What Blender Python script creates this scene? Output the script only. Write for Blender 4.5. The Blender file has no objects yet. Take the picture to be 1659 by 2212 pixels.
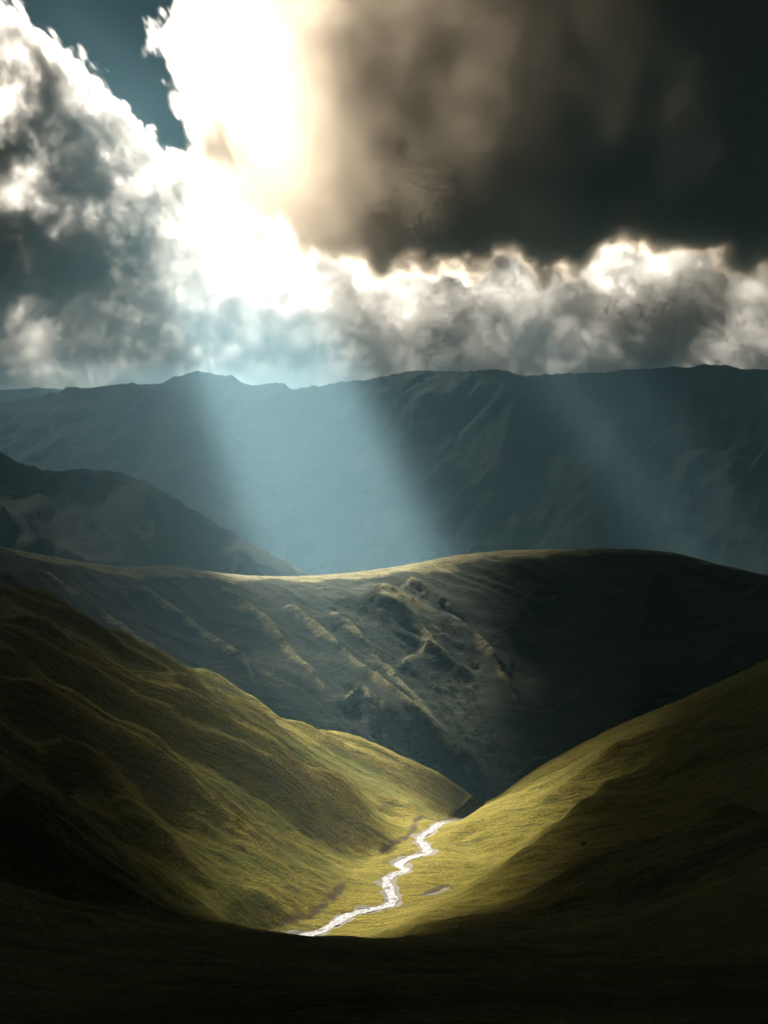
import bpy, math, random
import numpy as np

# ------------------------------------------------------------------ camera, world, sun, exposure
scene = bpy.context.scene
F = 2670.0                      # focal length in working pixels of a 1659 x 2212 frame
PITCH = math.radians(2.27)      # camera looks slightly down
SUN_EL, SUN_AZ = math.radians(36.0), math.radians(-20.0)   # azimuth from +Y, negative = left
SUN_DIR = np.array([math.sin(SUN_AZ) * math.cos(SUN_EL), math.cos(SUN_AZ) * math.cos(SUN_EL), math.sin(SUN_EL)])

cam_data = bpy.data.cameras.new("camera")
cam = bpy.data.objects.new("camera", cam_data)
scene.collection.objects.link(cam)
cam.location = (0, 0, 0)
cam.rotation_euler = (math.radians(90) - PITCH, 0, 0)
cam_data.sensor_fit = 'VERTICAL'
cam_data.sensor_height = 36.0
cam_data.lens = 36.0 * F / 2212.0
cam_data.clip_start = 0.1
cam_data.clip_end = 200000
scene.camera = cam

world = bpy.data.worlds.new("World")
scene.world = world
world.use_nodes = True
wn = world.node_tree.nodes
sky = wn.new("ShaderNodeTexSky")
sky.sky_type = 'NISHITA'
sky.sun_disc = False
sky.sun_elevation = SUN_EL
sky.sun_rotation = SUN_AZ
sky.altitude = 2500
sky.air_density = 1.0
sky.dust_density = 0.3
sky.ozone_density = 1.0
bg = wn["Background"]
bg.inputs["Strength"].default_value = 0.05
tint = wn.new("ShaderNodeMix"); tint.data_type = 'RGBA'; tint.blend_type = 'MULTIPLY'; tint.inputs[0].default_value = 1.0
tint.inputs[7].default_value = (0.060, 0.082, 0.056, 1)      # a dim, teal daylight under the storm
world.node_tree.links.new(sky.outputs[0], tint.inputs[6])
world.node_tree.links.new(tint.outputs[2], bg.inputs[0])

sun_data = bpy.data.lights.new("sun", 'SUN')
sun_data.energy = 5.0
sun_data.color = (1.0, 0.93, 0.83)
sun_data.angle = math.radians(0.5)
sun = bpy.data.objects.new("sun", sun_data)
scene.collection.objects.link(sun)
sun.rotation_euler = (math.radians(90) - SUN_EL, 0, -SUN_AZ + math.pi)
sun.location = (0, 0, 5000)

scene.view_settings.view_transform = 'Standard'
scene.view_settings.look = 'None'
scene.view_settings.exposure = 2.4
scene.view_settings.gamma = 1.0
scene.view_settings.use_curve_mapping = False
scene.render.engine = 'CYCLES'
cy = scene.cycles
cy.use_denoising = True
cy.max_bounces = 8
cy.diffuse_bounces = 2
cy.volume_bounces = 3
cy.transparent_max_bounces = 32
cy.volume_step_rate = 3.0
cy.adaptive_threshold = 0.04

# ------------------------------------------------------------------ helpers
def ray(px, py):
    cx, cz = (px - 829.5) / F, (1106.0 - py) / F
    y = math.cos(PITCH) + cz * math.sin(PITCH)
    z = -math.sin(PITCH) + cz * math.cos(PITCH)
    return cx / y, z / y          # X and Z per metre forward
def at_d(px, py, d):
    a, b = ray(px, py)
    return (a * d, d, b * d)
def at_z(px, py, z):
    a, b = ray(px, py)
    d = z / b
    return (a * d, d, z)

def hash2(ix, iy, seed):
    h = (ix.astype(np.int64) * 374761393 + iy.astype(np.int64) * 668265263 + seed * 974634777) & 0xFFFFFFFF
    h = ((h ^ (h >> 13)) * 1274126177) & 0xFFFFFFFF
    h = ((h ^ (h >> 16)) * 2246822519) & 0xFFFFFFFF
    return h ^ (h >> 15)
def gnoise(x, y, seed=0):
    xi, yi = np.floor(x), np.floor(y)
    xf, yf = x - xi, y - yi
    u = xf * xf * xf * (xf * (xf * 6 - 15) + 10)
    v = yf * yf * yf * (yf * (yf * 6 - 15) + 10)
    def g(dx, dy):
        a = hash2(xi + dx, yi + dy, seed) * (2 * math.pi / 4294967296.0)
        return np.cos(a) * (xf - dx) + np.sin(a) * (yf - dy)
    n0 = g(0, 0) * (1 - u) + g(1, 0) * u
    n1 = g(0, 1) * (1 - u) + g(1, 1) * u
    return (n0 * (1 - v) + n1 * v) * 1.5
def fbm(x, y, octaves=5, seed=0, gain=0.5, lac=2.03):
    s, a = 0.0, 1.0
    for o in range(octaves):
        s = s + a * gnoise(x, y, seed + o * 17)
        x, y, a = x * lac + 3.7, y * lac + 1.3, a * gain
    return s
def ridged(x, y, octaves=5, seed=0, gain=0.5, lac=2.03):
    s, a, w = 0.0, 1.0, 1.0
    for o in range(octaves):
        n = 1 - np.abs(gnoise(x, y, seed + o * 17))
        n = n * n * w
        w = np.clip(n * 1.6, 0, 1)
        s = s + a * n
        x, y, a = x * lac + 3.7, y * lac + 1.3, a * gain
    return s
def smooth(a, b, x):
    t = np.clip((x - a) / (b - a), 0, 1)
    return t * t * (3 - 2 * t)

class Surface:
    """smooth height surface through control points (thin plate spline)"""
    def __init__(self, pts, lam=2e-6):
        p = np.array(pts, float)
        self.c = p[:, :2].mean(0)
        self.s = np.abs(p[:, :2] - self.c).max()
        self.p = (p[:, :2] - self.c) / self.s
        n = len(p)
        A = np.zeros((n + 3, n + 3))
        A[:n, :n] = self.phi(self.p, self.p) + lam * np.eye(n)
        A[:n, n:] = np.c_[np.ones(n), self.p]
        A[n:, :n] = A[:n, n:].T
        self.w = np.linalg.solve(A, np.r_[p[:, 2], 0, 0, 0])
    @staticmethod
    def phi(a, b):
        d2 = ((a[:, None, :] - b[None]) ** 2).sum(-1)
        return 0.5 * d2 * np.log(d2 + 1e-12)
    def __call__(self, x, y):
        shp = np.shape(x)
        q = (np.c_[np.ravel(x), np.ravel(y)] - self.c) / self.s
        out = np.empty(len(q))
        for i in range(0, len(q), 40000):
            b = q[i:i + 40000]
            out[i:i + 40000] = self.phi(b, self.p) @ self.w[:-3] + self.w[-3] + b @ self.w[-2:]
        return out.reshape(shp)
    def hit(self, px, py, d0, d1, n=800):
        """first point where the line of sight through a pixel meets the surface"""
        a, b = ray(px, py)
        d = np.linspace(d0, d1, n)
        under = (b * d < self(a * d, d)).nonzero()[0]
        dd = d[under[0]] if len(under) else d1
        return a * dd, dd

def polyline_dist(x, y, pts):
    """distance to a polyline, signed side, and parameter 0..1 along it"""
    pts = np.asarray(pts, float)
    seg = np.diff(pts, axis=0)
    L = np.hypot(seg[:, 0], seg[:, 1])
    cum = np.r_[0, np.cumsum(L)]
    best = np.full(np.shape(x), 1e18)
    s = np.zeros(np.shape(x)); side = np.zeros(np.shape(x))
    for i in range(len(seg)):
        vx, vy = x - pts[i, 0], y - pts[i, 1]
        t = np.clip((vx * seg[i, 0] + vy * seg[i, 1]) / (L[i] ** 2 + 1e-9), 0, 1)
        dx, dy = vx - t * seg[i, 0], vy - t * seg[i, 1]
        d = np.hypot(dx, dy)
        m = d < best
        best = np.where(m, d, best)
        s = np.where(m, (cum[i] + t * L[i]) / cum[-1], s)
        side = np.where(m, np.sign(seg[i, 0] * vy - seg[i, 1] * vx), side)
    return best, side, s

def densify(pts, k=6):
    """Catmull-Rom through the points"""
    p = np.asarray(pts, float)
    p = np.vstack([2 * p[0] - p[1], p, 2 * p[-1] - p[-2]])
    out = []
    for i in range(1, len(p) - 2):
        for t in np.arange(k) / k:
            out.append(0.5 * ((2 * p[i]) + (-p[i - 1] + p[i + 1]) * t + (2 * p[i - 1] - 5 * p[i] + 4 * p[i + 1] - p[i + 2]) * t * t
                              + (-p[i - 1] + 3 * p[i] - 3 * p[i + 1] + p[i + 2]) * t ** 3))
    out.append(p[-2])
    return np.array(out)

def coarse(fn, X, Y, k=3):
    """evaluate a costly smooth function on every k-th row and column and interpolate between"""
    r, c = X.shape
    ri = np.unique(np.r_[np.arange(0, r, k), r - 1]); ci = np.unique(np.r_[np.arange(0, c, k), c - 1])
    outs = fn(X[np.ix_(ri, ci)], Y[np.ix_(ri, ci)])
    rp, cp = np.arange(r), np.arange(c)
    r0 = np.clip(np.searchsorted(ri, rp, 'right') - 1, 0, len(ri) - 2); fr = ((rp - ri[r0]) / (ri[r0 + 1] - ri[r0]))[:, None]
    c0 = np.clip(np.searchsorted(ci, cp, 'right') - 1, 0, len(ci) - 2); fc = ((cp - ci[c0]) / (ci[c0 + 1] - ci[c0]))[None]
    res = []
    for o in outs:
        a = o[r0] * (1 - fr) + o[r0 + 1] * fr
        res.append(a[:, c0] * (1 - fc) + a[:, c0 + 1] * fc)
    return res

def mesh_from_grid(name, X, Y, Z, material, attrs=None, kind="structure"):
    r, c = X.shape
    me = bpy.data.meshes.new(name)
    idx = np.arange(r * c, dtype=np.int32).reshape(r, c)
    q = np.stack([idx[:-1, :-1], idx[:-1, 1:], idx[1:, 1:], idx[1:, :-1]], -1).reshape(-1, 4)
    me.vertices.add(r * c)
    me.vertices.foreach_set("co", np.stack([X, Y, Z], -1).astype(np.float32).ravel())
    me.loops.add(q.size)
    me.loops.foreach_set("vertex_index", q.ravel())
    me.polygons.add(len(q))
    me.polygons.foreach_set("loop_start", np.arange(0, q.size, 4, dtype=np.int32))
    me.polygons.foreach_set("use_smooth", np.ones(len(q), bool))
    me.update(calc_edges=True)
    for k, v in (attrs or {}).items():
        me.attributes.new(k, 'FLOAT', 'POINT').data.foreach_set("value", np.ascontiguousarray(v, dtype=np.float32).ravel())
    me.materials.append(material)
    ob = bpy.data.objects.new(name, me)
    scene.collection.objects.link(ob)
    if kind:
        ob["kind"] = kind
    return ob

class Nodes:
    """small helper for node materials"""
    def __init__(self, name):
        self.m = bpy.data.materials.new(name)
        self.m.use_nodes = True
        self.t = self.m.node_tree
        self.b = self.t.nodes["Principled BSDF"]
    def new(self, kind, **kw):
        n = self.t.nodes.new(kind)
        for k, v in kw.items():
            if isinstance(v, tuple) and v and v[0] == 'in':
                continue
            setattr(n, k, v)
        return n
    def link(self, a, b):
        self.t.links.new(a, b)
    def put(self, sock, v):
        if hasattr(v, "is_linked"):
            self.link(v, sock)
        else:
            sock.default_value = v
    def noise(self, vec, scale, detail=6, rough=0.55, dist=0.0):
        n = self.new("ShaderNodeTexNoise")
        self.link(vec, n.inputs["Vector"])
        n.inputs["Scale"].default_value = scale
        n.inputs["Detail"].default_value = detail
        n.inputs["Roughness"].default_value = rough
        n.inputs["Distortion"].default_value = dist
        return n.outputs[0]
    def ramp(self, fac, a, b, lo=0.0, hi=1.0):
        n = self.new("ShaderNodeMapRange")
        n.interpolation_type = 'SMOOTHSTEP'
        self.put(n.inputs[0], fac)
        for i, v in zip((1, 2, 3, 4), (a, b, lo, hi)):
            n.inputs[i].default_value = v
        return n.outputs[0]
    def math(self, op, a, b=0.0):
        n = self.new("ShaderNodeMath", operation=op)
        self.put(n.inputs[0], a)
        self.put(n.inputs[1], b)
        return n.outputs[0]
    def mix(self, fac, a, b):
        n = self.new("ShaderNodeMix", data_type='RGBA')
        self.put(n.inputs[0], fac)
        for s, v in ((n.inputs[6], a), (n.inputs[7], b)):
            self.put(s, v if hasattr(v, "is_linked") else (*v, 1.0))
        return n.outputs[2]
    def attr(self, name):
        n = self.new("ShaderNodeAttribute", attribute_name=name)
        return n.outputs["Fac"]
    def position(self, scale=(1, 1, 1), rot=(0, 0, 0)):
        g = self.new("ShaderNodeNewGeometry")
        mp = self.new("ShaderNodeMapping")
        self.link(g.outputs["Position"], mp.inputs[0])
        mp.inputs["Scale"].default_value = scale
        mp.inputs["Rotation"].default_value = rot
        return mp.outputs[0]
    def bump(self, height, strength, dist):
        n = self.new("ShaderNodeBump")
        n.inputs["Strength"].default_value = strength
        n.inputs["Distance"].default_value = dist
        self.link(height, n.inputs["Height"])
        self.link(n.outputs[0], self.b.inputs["Normal"])

# ------------------------------------------------------------------ materials
def grass_material(name, cols, unit, streak_rot=0.0):
    """slope of grass: colour patches, tufts, painted-in lit strips and fold shade, bare earth where the mesh says so"""
    n = Nodes(name)
    p = n.position((1 / unit,) * 3)
    big = n.ramp(n.noise(p, 0.012, 5, 0.6, 0.4), 0.38, 0.62)
    mid = n.ramp(n.noise(p, 0.06, 8, 0.68), 0.36, 0.66)
    fine = n.noise(p, 0.45, 8, 0.72)
    c = n.mix(big, cols[0], cols[1])
    c = n.mix(n.math('MULTIPLY', mid, 0.6), c, cols[2])
    dry_and_lit = n.ramp(n.math('ADD', n.attr("dry_and_lit"), n.math('MULTIPLY', n.math('SUBTRACT', n.noise(p, 0.07, 8, 0.72), 0.5), 1.1)), 0.30, 0.75)  # pale grass tone that also paints sunlit strips into the colour
    c = n.mix(dry_and_lit, c, n.mix(mid, cols[6], cols[7]))
    c = n.mix(n.ramp(n.math('ADD', n.attr("fold_shade"), n.math('MULTIPLY', n.math('SUBTRACT', n.noise(p, 0.09, 7, 0.7), 0.5), 0.9)), 0.25, 0.8, 0.0, 0.85), c, cols[3])  # shade between the folds put into the colour
    streak = n.noise(n.position((0.030 / unit, 0.17 / unit, 0.06 / unit), (0, 0, streak_rot)), 1.0, 7, 0.68, 0.5)
    c = n.mix(n.ramp(streak, 0.36, 0.54, 0.62, 0.0), c, cols[3])
    c = n.mix(n.ramp(streak, 0.56, 0.70, 0.0, 0.40), c, cols[7])
    c = n.mix(n.ramp(fine, 0.32, 0.58, 0.75, 0.0), c, cols[3])
    earth = n.ramp(n.math('ADD', n.attr("earth"), n.math('MULTIPLY', n.math('SUBTRACT', n.noise(p, 0.12, 8, 0.7), 0.5), 0.9)), 0.42, 0.72)
    c = n.mix(earth, c, n.mix(n.noise(p, 0.3, 6, 0.7), cols[4], cols[5]))
    stones = n.ramp(n.math('ADD', n.attr("gravel"), n.math('MULTIPLY', n.math('SUBTRACT', n.noise(p, 0.35, 8, 0.75), 0.5), 0.9)), 0.42, 0.62)
    c = n.mix(stones, c, n.mix(n.ramp(n.noise(p, 1.3, 8, 0.8), 0.3, 0.7), (0.10, 0.090, 0.068), (0.36, 0.335, 0.28)))
    n.link(c, n.b.inputs["Base Color"])
    n.b.inputs["Roughness"].default_value = 0.95
    n.b.inputs["Specular IOR Level"].default_value = 0.1
    n.bump(n.math('ADD', n.math('MULTIPLY', streak, 0.8), n.noise(p, 0.25, 8, 0.72)), 1.0, 3.4 * unit)
    return n.m

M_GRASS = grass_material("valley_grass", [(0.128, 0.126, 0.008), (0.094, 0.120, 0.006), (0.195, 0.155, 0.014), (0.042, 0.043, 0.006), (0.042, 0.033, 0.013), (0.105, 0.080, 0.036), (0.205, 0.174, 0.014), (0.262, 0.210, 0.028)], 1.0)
M_RIDGE = grass_material("ridge_grass", [(0.024, 0.034, 0.011), (0.017, 0.028, 0.009), (0.046, 0.054, 0.020), (0.009, 0.015, 0.006), (0.09, 0.08, 0.055), (0.17, 0.15, 0.11), (0.290, 0.265, 0.105), (0.400, 0.350, 0.180)], 2.0, 0.83)  # the palest tones paint the lit spur strips
M_FAR = grass_material("mountain_slope", [(0.040, 0.055, 0.034), (0.032, 0.046, 0.030), (0.06, 0.068, 0.044), (0.018, 0.028, 0.018), (0.08, 0.085, 0.07), (0.15, 0.15, 0.13), (0.07, 0.08, 0.05), (0.09, 0.09, 0.06)], 6.0)

# ------------------------------------------------------------------ the near valley
river_px = [(600, 2052, -299), (637, 2026, -300), (687, 2013, -301.5), (716, 1998, -303), (751, 1977, -304.5), (795, 1965, -306), (832, 1957, -307), (850, 1944, -308), (842, 1925, -309.5), (835, 1900, -311.5), (852, 1888, -313),
            (874, 1879, -314), (862, 1866, -315.5), (892, 1850, -317), (922, 1842, -318), (918, 1826, -320.5), (908, 1810, -322.5), (930, 1793, -325.5), (954, 1777, -329), (966, 1777, -343), (1000, 1772, -360), (1062, 1762, -384)]
river = np.array([at_z(*r) for r in river_px])
near_pts = [tuple(p) for p in river[::2]]
near_pts += [at_d(*q) for q in [
    # left side: the outermost spur, then down towards the viewer
    (0, 1266, 1310), (100, 1306, 1310), (200, 1366, 1310), (275, 1393, 1310), (320, 1411, 1310), (380, 1451, 1310), (440, 1466, 1310), (500, 1501, 1310), (550, 1536, 1310),
    (615, 1571, 1310), (650, 1586, 1310), (715, 1590, 1320), (800, 1611, 1320), (880, 1642, 1310), (960, 1682, 1300), (1020, 1716, 1295), (1042, 1730, 1290), (1040, 1765, 1350), (1070, 1768, 1350),
    (0, 1345, 1060), (140, 1420, 1060), (320, 1525, 1055), (500, 1600, 1050), (620, 1670, 1040), (740, 1760, 1035), (830, 1820, 1030),
    (0, 1440, 940), (150, 1560, 935), (300, 1665, 925), (500, 1765, 925), (650, 1850, 925),
    (0, 1580, 820), (200, 1720, 810), (400, 1850, 805), (560, 1930, 800), (0, 1760, 660), (200, 1880, 660), (350, 1950, 690), (500, 2000, 740),
    (0, 1930, 520), (250, 1985, 540), (430, 2005, 600), (560, 2012, 700), (740, 1900, 905), (800, 1870, 975), (840, 1840, 1025), (880, 1790, 1110), (890, 1740, 1160),
    # right side
    (958, 1775, 1082), (1000, 1757, 1115), (1040, 1741, 1150), (1068, 1728, 1190), (1090, 1713, 1240), (1120, 1690, 1300), (1200, 1642, 1300), (1290, 1595, 1300), (1400, 1540, 1300), (1530, 1485, 1300), (1659, 1430, 1300),
    (1250, 1720, 1120), (1450, 1650, 1080), (1659, 1570, 1050), (1000, 1800, 1060), (980, 1850, 1010), (1100, 1850, 980), (1300, 1800, 950), (1500, 1750, 900), (1659, 1710, 850),
    (930, 1900, 920), (1000, 1905, 910), (1150, 1910, 850), (1400, 1900, 740), (1659, 1900, 600), (900, 1955, 835), (980, 1960, 820), (850, 2003, 775), (1150, 2000, 690), (1400, 2000, 600), (720, 2033, 740),
    (1659, 2080, 430), (1250, 2085, 500), (1000, 2050, 590),
    # the hill in front, under the viewer
    (430, 2075, 380), (560, 2040, 350), (660, 2040, 350), (765, 2044, 350), (860, 2042, 365), (930, 2050, 400), (0, 2000, 380), (250, 2020, 370),
    (0, 2212, 150), (400, 2212, 150), (830, 2212, 150), (1250, 2212, 150), (1659, 2212, 150), (830, 2110, 250), (300, 2110, 250), (1300, 2120, 260)]]
near_pts += [(0, 0, -2), (60, 0, 2), (-60, 0, 0), (0, 60, -27), (0, -80, 8), (200, 0, 10), (-200, 0, 15), (200, -80, 20), (-200, -80, 20),
             (-30, 560, -222), (40, 560, -226), (-160, 560, -215),
             (-760, 1310, 40), (-620, 1050, 20), (-520, 800, -10), (-420, 500, -30), (-360, 250, -10),
             (760, 1300, -40), (660, 1050, -60), (560, 800, -60), (460, 500, -50), (380, 250, -10),
             # beyond the spurs everything falls into the next valley
             (-700, 1480, 0), (-420, 1470, -190), (-250, 1480, -265), (-100, 1490, -350), (30, 1450, -425), (110, 1440, -435), (180, 1450, -425), (30, 1520, -460), (150, 1520, -460), (260, 1480, -370), (450, 1470, -250), (760, 1480, -90),
             (-700, 1950, -330), (-300, 1900, -480), (100, 1900, -560), (450, 1900, -500), (800, 1950, -350)]
near = Surface(near_pts)

def trace(surf, line, d0, d1):
    return densify([surf.hit(px, py, d0, d1) for px, py in line], 5)

near_ribs = [  # (pixel line, height, width)
    ([(0, 1270), (100, 1308), (200, 1368), (275, 1396), (380, 1455), (500, 1508), (615, 1578), (715, 1596), (800, 1618), (900, 1655), (1000, 1702)], 6, 20),
    ([(0, 1340), (140, 1416), (225, 1476), (320, 1521), (415, 1556), (500, 1591), (565, 1621), (620, 1656), (700, 1712), (765, 1765), (815, 1812), (862, 1838)], 8, 34),
    ([(300, 1470), (420, 1500), (520, 1545), (600, 1590), (660, 1622), (730, 1655)], 6, 22),
    ([(700, 1712), (776, 1731), (815, 1759), (872, 1785)], 5, 16),
    ([(30, 1440), (75, 1506), (150, 1556), (250, 1620), (330, 1668), (420, 1715), (520, 1785), (620, 1835), (720, 1878)], 9, 26),
    ([(0, 1500), (110, 1575), (210, 1635), (290, 1680), (400, 1735), (470, 1790), (560, 1850), (650, 1900)], 7, 20),
    ([(90, 1640), (180, 1680), (245, 1720), (295, 1780), (350, 1830), (425, 1895), (500, 1950)], 8, 20),
    ([(0, 1720), (120, 1790), (220, 1850), (320, 1905), (420, 1960)], 7, 24),
    ([(1659, 1560), (1500, 1640), (1350, 1720), (1250, 1800), (1150, 1870), (1060, 1925), (960, 1975), (900, 2015)], 8, 26),
    ([(1500, 1560), (1380, 1620), (1280, 1690), (1200, 1738), (1120, 1775), (1050, 1800)], 6, 24),
    ([(1330, 1620), (1220, 1680), (1140, 1720), (1080, 1745)], 4, 18),
    ([(1200, 1800), (1100, 1830), (1000, 1850)], 3, 14),
    ([(1659, 1760), (1500, 1830), (1350, 1890), (1200, 1950), (1050, 2010)], 7, 30),
]
near_gullies = [
    ([(590, 1600), (680, 1662), (760, 1712), (830, 1752), (880, 1782)], 3.2, 20),
    ([(330, 1640), (400, 1690), (470, 1738), (560, 1790), (650, 1835), (740, 1872), (785, 1896)], 2.0, 9),
    ([(170, 1750), (215, 1790), (300, 1845), (400, 1905), (470, 1945)], 2.0, 8),
    ([(100, 1500), (200, 1580), (280, 1640)], 2.0, 11),
    ([(1420, 1650), (1300, 1740), (1180, 1800), (1080, 1840), (1000, 1865)], 3, 20),
    ([(1180, 1745), (1100, 1780), (1010, 1800), (960, 1815)], 2.2, 16),
    ([(1500, 1780), (1350, 1840), (1230, 1890)], 3, 20),
]
near_ribs = [(trace(near, l, 200, 1320), h, w) for l, h, w in near_ribs]
near_gullies = [(trace(near, l, 200, 1320), h, w) for l, h, w in near_gullies]
river_line = densify(river[:, :2], 6)
river_z = densify(np.c_[river[:, 2], river[:, 2]], 6)[:, 0]

river_s = np.r_[0, np.cumsum(np.hypot(*np.diff(river_line, axis=0).T))]; river_s = river_s / river_s[-1]
def near_base(X, Y):
    Z = near(X, Y)
    d_r, side_r, s_r = polyline_dist(X, Y, river_line)
    far_from_river = smooth(8, 70, d_r)
    for line, h, w in near_ribs:
        d, side, s = polyline_dist(X, Y, line)
        env = smooth(-0.02, 0.12, s) * (1 - 0.75 * smooth(0.45, 0.95, s))
        wob = 1 + 0.35 * gnoise(X * 0.02, Y * 0.02, 5)
        far_side = side * np.sign(line[-1][0] - line[0][0]) > 0
        wd = w * np.where(far_side, 0.75, 2.0)
        q = np.sqrt(d * d + 9.0) - 3.0
        Z = Z + 2.3 * h * wob * env * (np.exp(-q / wd) * 0.8 + np.exp(-(d / (wd * 1.6)) ** 2) * 0.4 - 0.25 * np.exp(-((d - 2.2 * wd) / wd) ** 2)) * far_from_river
    edge = np.zeros_like(X)  # painted fold contrast: bright along rib crests, dark in the near-side troughs
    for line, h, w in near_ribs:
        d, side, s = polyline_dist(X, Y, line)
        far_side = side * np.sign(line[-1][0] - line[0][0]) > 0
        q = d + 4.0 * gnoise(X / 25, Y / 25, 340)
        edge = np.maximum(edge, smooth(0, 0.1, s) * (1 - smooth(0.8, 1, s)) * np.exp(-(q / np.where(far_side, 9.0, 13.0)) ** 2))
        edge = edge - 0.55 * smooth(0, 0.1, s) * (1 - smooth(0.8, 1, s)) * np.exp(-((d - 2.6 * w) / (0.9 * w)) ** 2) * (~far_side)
    earth = np.zeros_like(X)
    for line, h, w in near_gullies:
        d, side, s = polyline_dist(X, Y, line)
        env = smooth(0, 0.15, s) * (1 - smooth(0.85, 1.0, s))
        wv = w * (1 + 0.5 * gnoise(X * 0.03, Y * 0.03, 8))
        Z = Z - h * env * np.exp(-(d / wv) ** 2) * smooth(6, 40, d_r)
        earth = np.maximum(earth, (0.62 if w < 12 else 0.0) * env * np.exp(-(d / (wv * 0.45)) ** 2))
    return Z, earth, edge
scarps = [   # raw banks above the stream: pixel line, height, (uphill side is on the left of the line)
    ([(560, 1992), (620, 1982), (680, 1962), (722, 1935), (748, 1902)], 1.6),
    ([(800, 1868), (835, 1842), (868, 1818), (890, 1792), (905, 1765), (940, 1748), (990, 1738), (1030, 1732)], 2.4),
    ([(905, 1940), (935, 1925), (968, 1908)], -1.2),
]
scarps = [(trace(near, l, 200, 1320), h) for l, h in scarps]
scars = [[(20, 1316), (60, 1340), (112, 1364)], [(196, 1366), (225, 1392), (252, 1416)], [(445, 1722), (480, 1745), (535, 1785)], [(905, 1938), (940, 1930), (972, 1912)], [(640, 1862), (720, 1880), (785, 1897)], [(60, 1376), (90, 1384)], [(330, 1480), (355, 1500)], [(600, 2008), (640, 2012), (668, 2018)]]
scars = [(trace(near, l, 200, 1320), w) for l, w in zip(scars, (2.2, 2.5, 4.5, 2.6, 2.0, 3.0, 2.0, 6.0))]
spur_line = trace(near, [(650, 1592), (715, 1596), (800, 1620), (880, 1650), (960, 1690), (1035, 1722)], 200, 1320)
def near_base2(X, Y):
    Z, earth, edge = near_base(X, Y)
    d_r, _, s_r = polyline_dist(X, Y, river_line)
    for line, h in scarps:
        d, side, s = polyline_dist(X, Y, line)
        sd = d * side + 2.2 * fbm(X / 9, Y / 9, 4, 301)
        env = smooth(0, 0.12, s) * (1 - smooth(0.88, 1, s)) * np.exp(-(d / 45.0) ** 2)
        Z = Z + abs(h) * env * (smooth(-3.5, 3.5, sd) - 0.5) * smooth(3, 9, d_r)
        earth = np.maximum(earth, 0.72 * env * np.exp(-(sd / 5.5) ** 2))
    gravel = np.zeros_like(X)
    for line, w in scars:
        d, side, s = polyline_dist(X, Y, line)
        gravel = np.maximum(gravel, (0.95 if w == 2.6 else 0.62) * np.exp(-(d / w) ** 2) * smooth(0, 0.1, s) * (1 - smooth(0.9, 1.0, s)))
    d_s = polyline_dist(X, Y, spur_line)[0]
    return Z, earth, gravel, d_r, s_r, d_s, edge
def near_height(X, Y, k=1):
    Z, earth, gravel, d_r, s_r, d_s, edge = coarse(near_base2, X, Y, k) if k > 1 else near_base2(X, Y)
    amp = smooth(25, 140, d_r) * smooth(60, 400, Y)
    wx = X + 14 * fbm(X / 150, Y / 150, 3, 3)
    wy = Y + 11 * fbm(X / 170, Y / 130, 3, 4)
    left = smooth(40, -120, X - np.interp(Y, [700, 1300], [-60, 90]))
    across = wy + 0.09 * wx
    # ribs and runnels worn down the slopes
    r1 = ridged(across / 105, wx / 900, 3, 11, 0.36)
    r2 = ridged(across / 38, wx / 480, 3, 12, 0.42)
    Z = Z + amp * ((r1 - 0.9) * (5.4 * left + 2.2) + (r2 - 0.9) * (3.2 * left + 1.6))
    Z = Z + amp * (1.8 * fbm(X / 70, Y / 50, 5, 21) + 0.35 * left * fbm(X / 8, Y / 6, 3, 23)) + smooth(12, 50, d_r) * 0.8 * fbm(X / 15, Y / 11, 4, 31)
    # the stream bed
    zr = np.interp(s_r, river_s, river_z)
    wide = 1 - 0.72 * smooth(0.80, 0.92, s_r)
    blend = 1 - smooth(8 * wide, 38 * wide, d_r)
    flat = zr + 0.25 + (0.10 + 0.5 * (1 - wide)) * np.maximum(d_r - 6, 0) + 0.5 * smooth(5, 14, d_r) * fbm(X / 12, Y / 10, 4, 51)
    Z = Z * (1 - blend) + np.minimum(Z + 40, flat) * blend
    cut = 1 - smooth(3.0, 8.0, d_r + 2.0 * gnoise(X / 9, Y / 9, 61))
    Z = Z - cut * (0.9 - 0.75 * fbm(X / 7, Y / 7, 3, 62))
    gravel = np.maximum(gravel, 0.95 * (1 - smooth(4.2, 8.6, d_r + 5.5 * gnoise(X / 17, Y / 17, 66))))
    dry_and_lit = 0.10 + 0.62 * (1 - left) * smooth(500, 800, Y) + 0.75 * np.exp(-(d_s / 42.0) ** 2) + 0.25 * smooth(0.2, 0.6, r1 - 0.6) + 0.5 * np.maximum(edge, 0)  # pale grass, also painting sunlight on right slope, spur end and rib crests
    fold_shade = smooth(70, 400, Y) * np.clip(1.2 * np.maximum(-edge, 0) + 0.30 * left * smooth(0.75, 0.4, r1), 0, 1)  # rib troughs darkened in colour as painted shade
    return Z, earth, gravel, dry_and_lit, fold_shade
t = np.r_[np.linspace(-0.75, -0.36, 50)[:-1], np.linspace(-0.36, 0.36, 620), np.linspace(0.36, 0.75, 50)[1:]]
D = [-70.0]
while D[-1] < 1960:
    D.append(D[-1] + max(0.7, 0.00245 * (D[-1] + 140)))
D = np.array(D)
T, DD = np.meshgrid(t, D)
X, Y = T * (DD + 140), DD
Z, earth, gravel, dry_and_lit, fold_shade = near_height(X, Y, 2)
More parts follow.
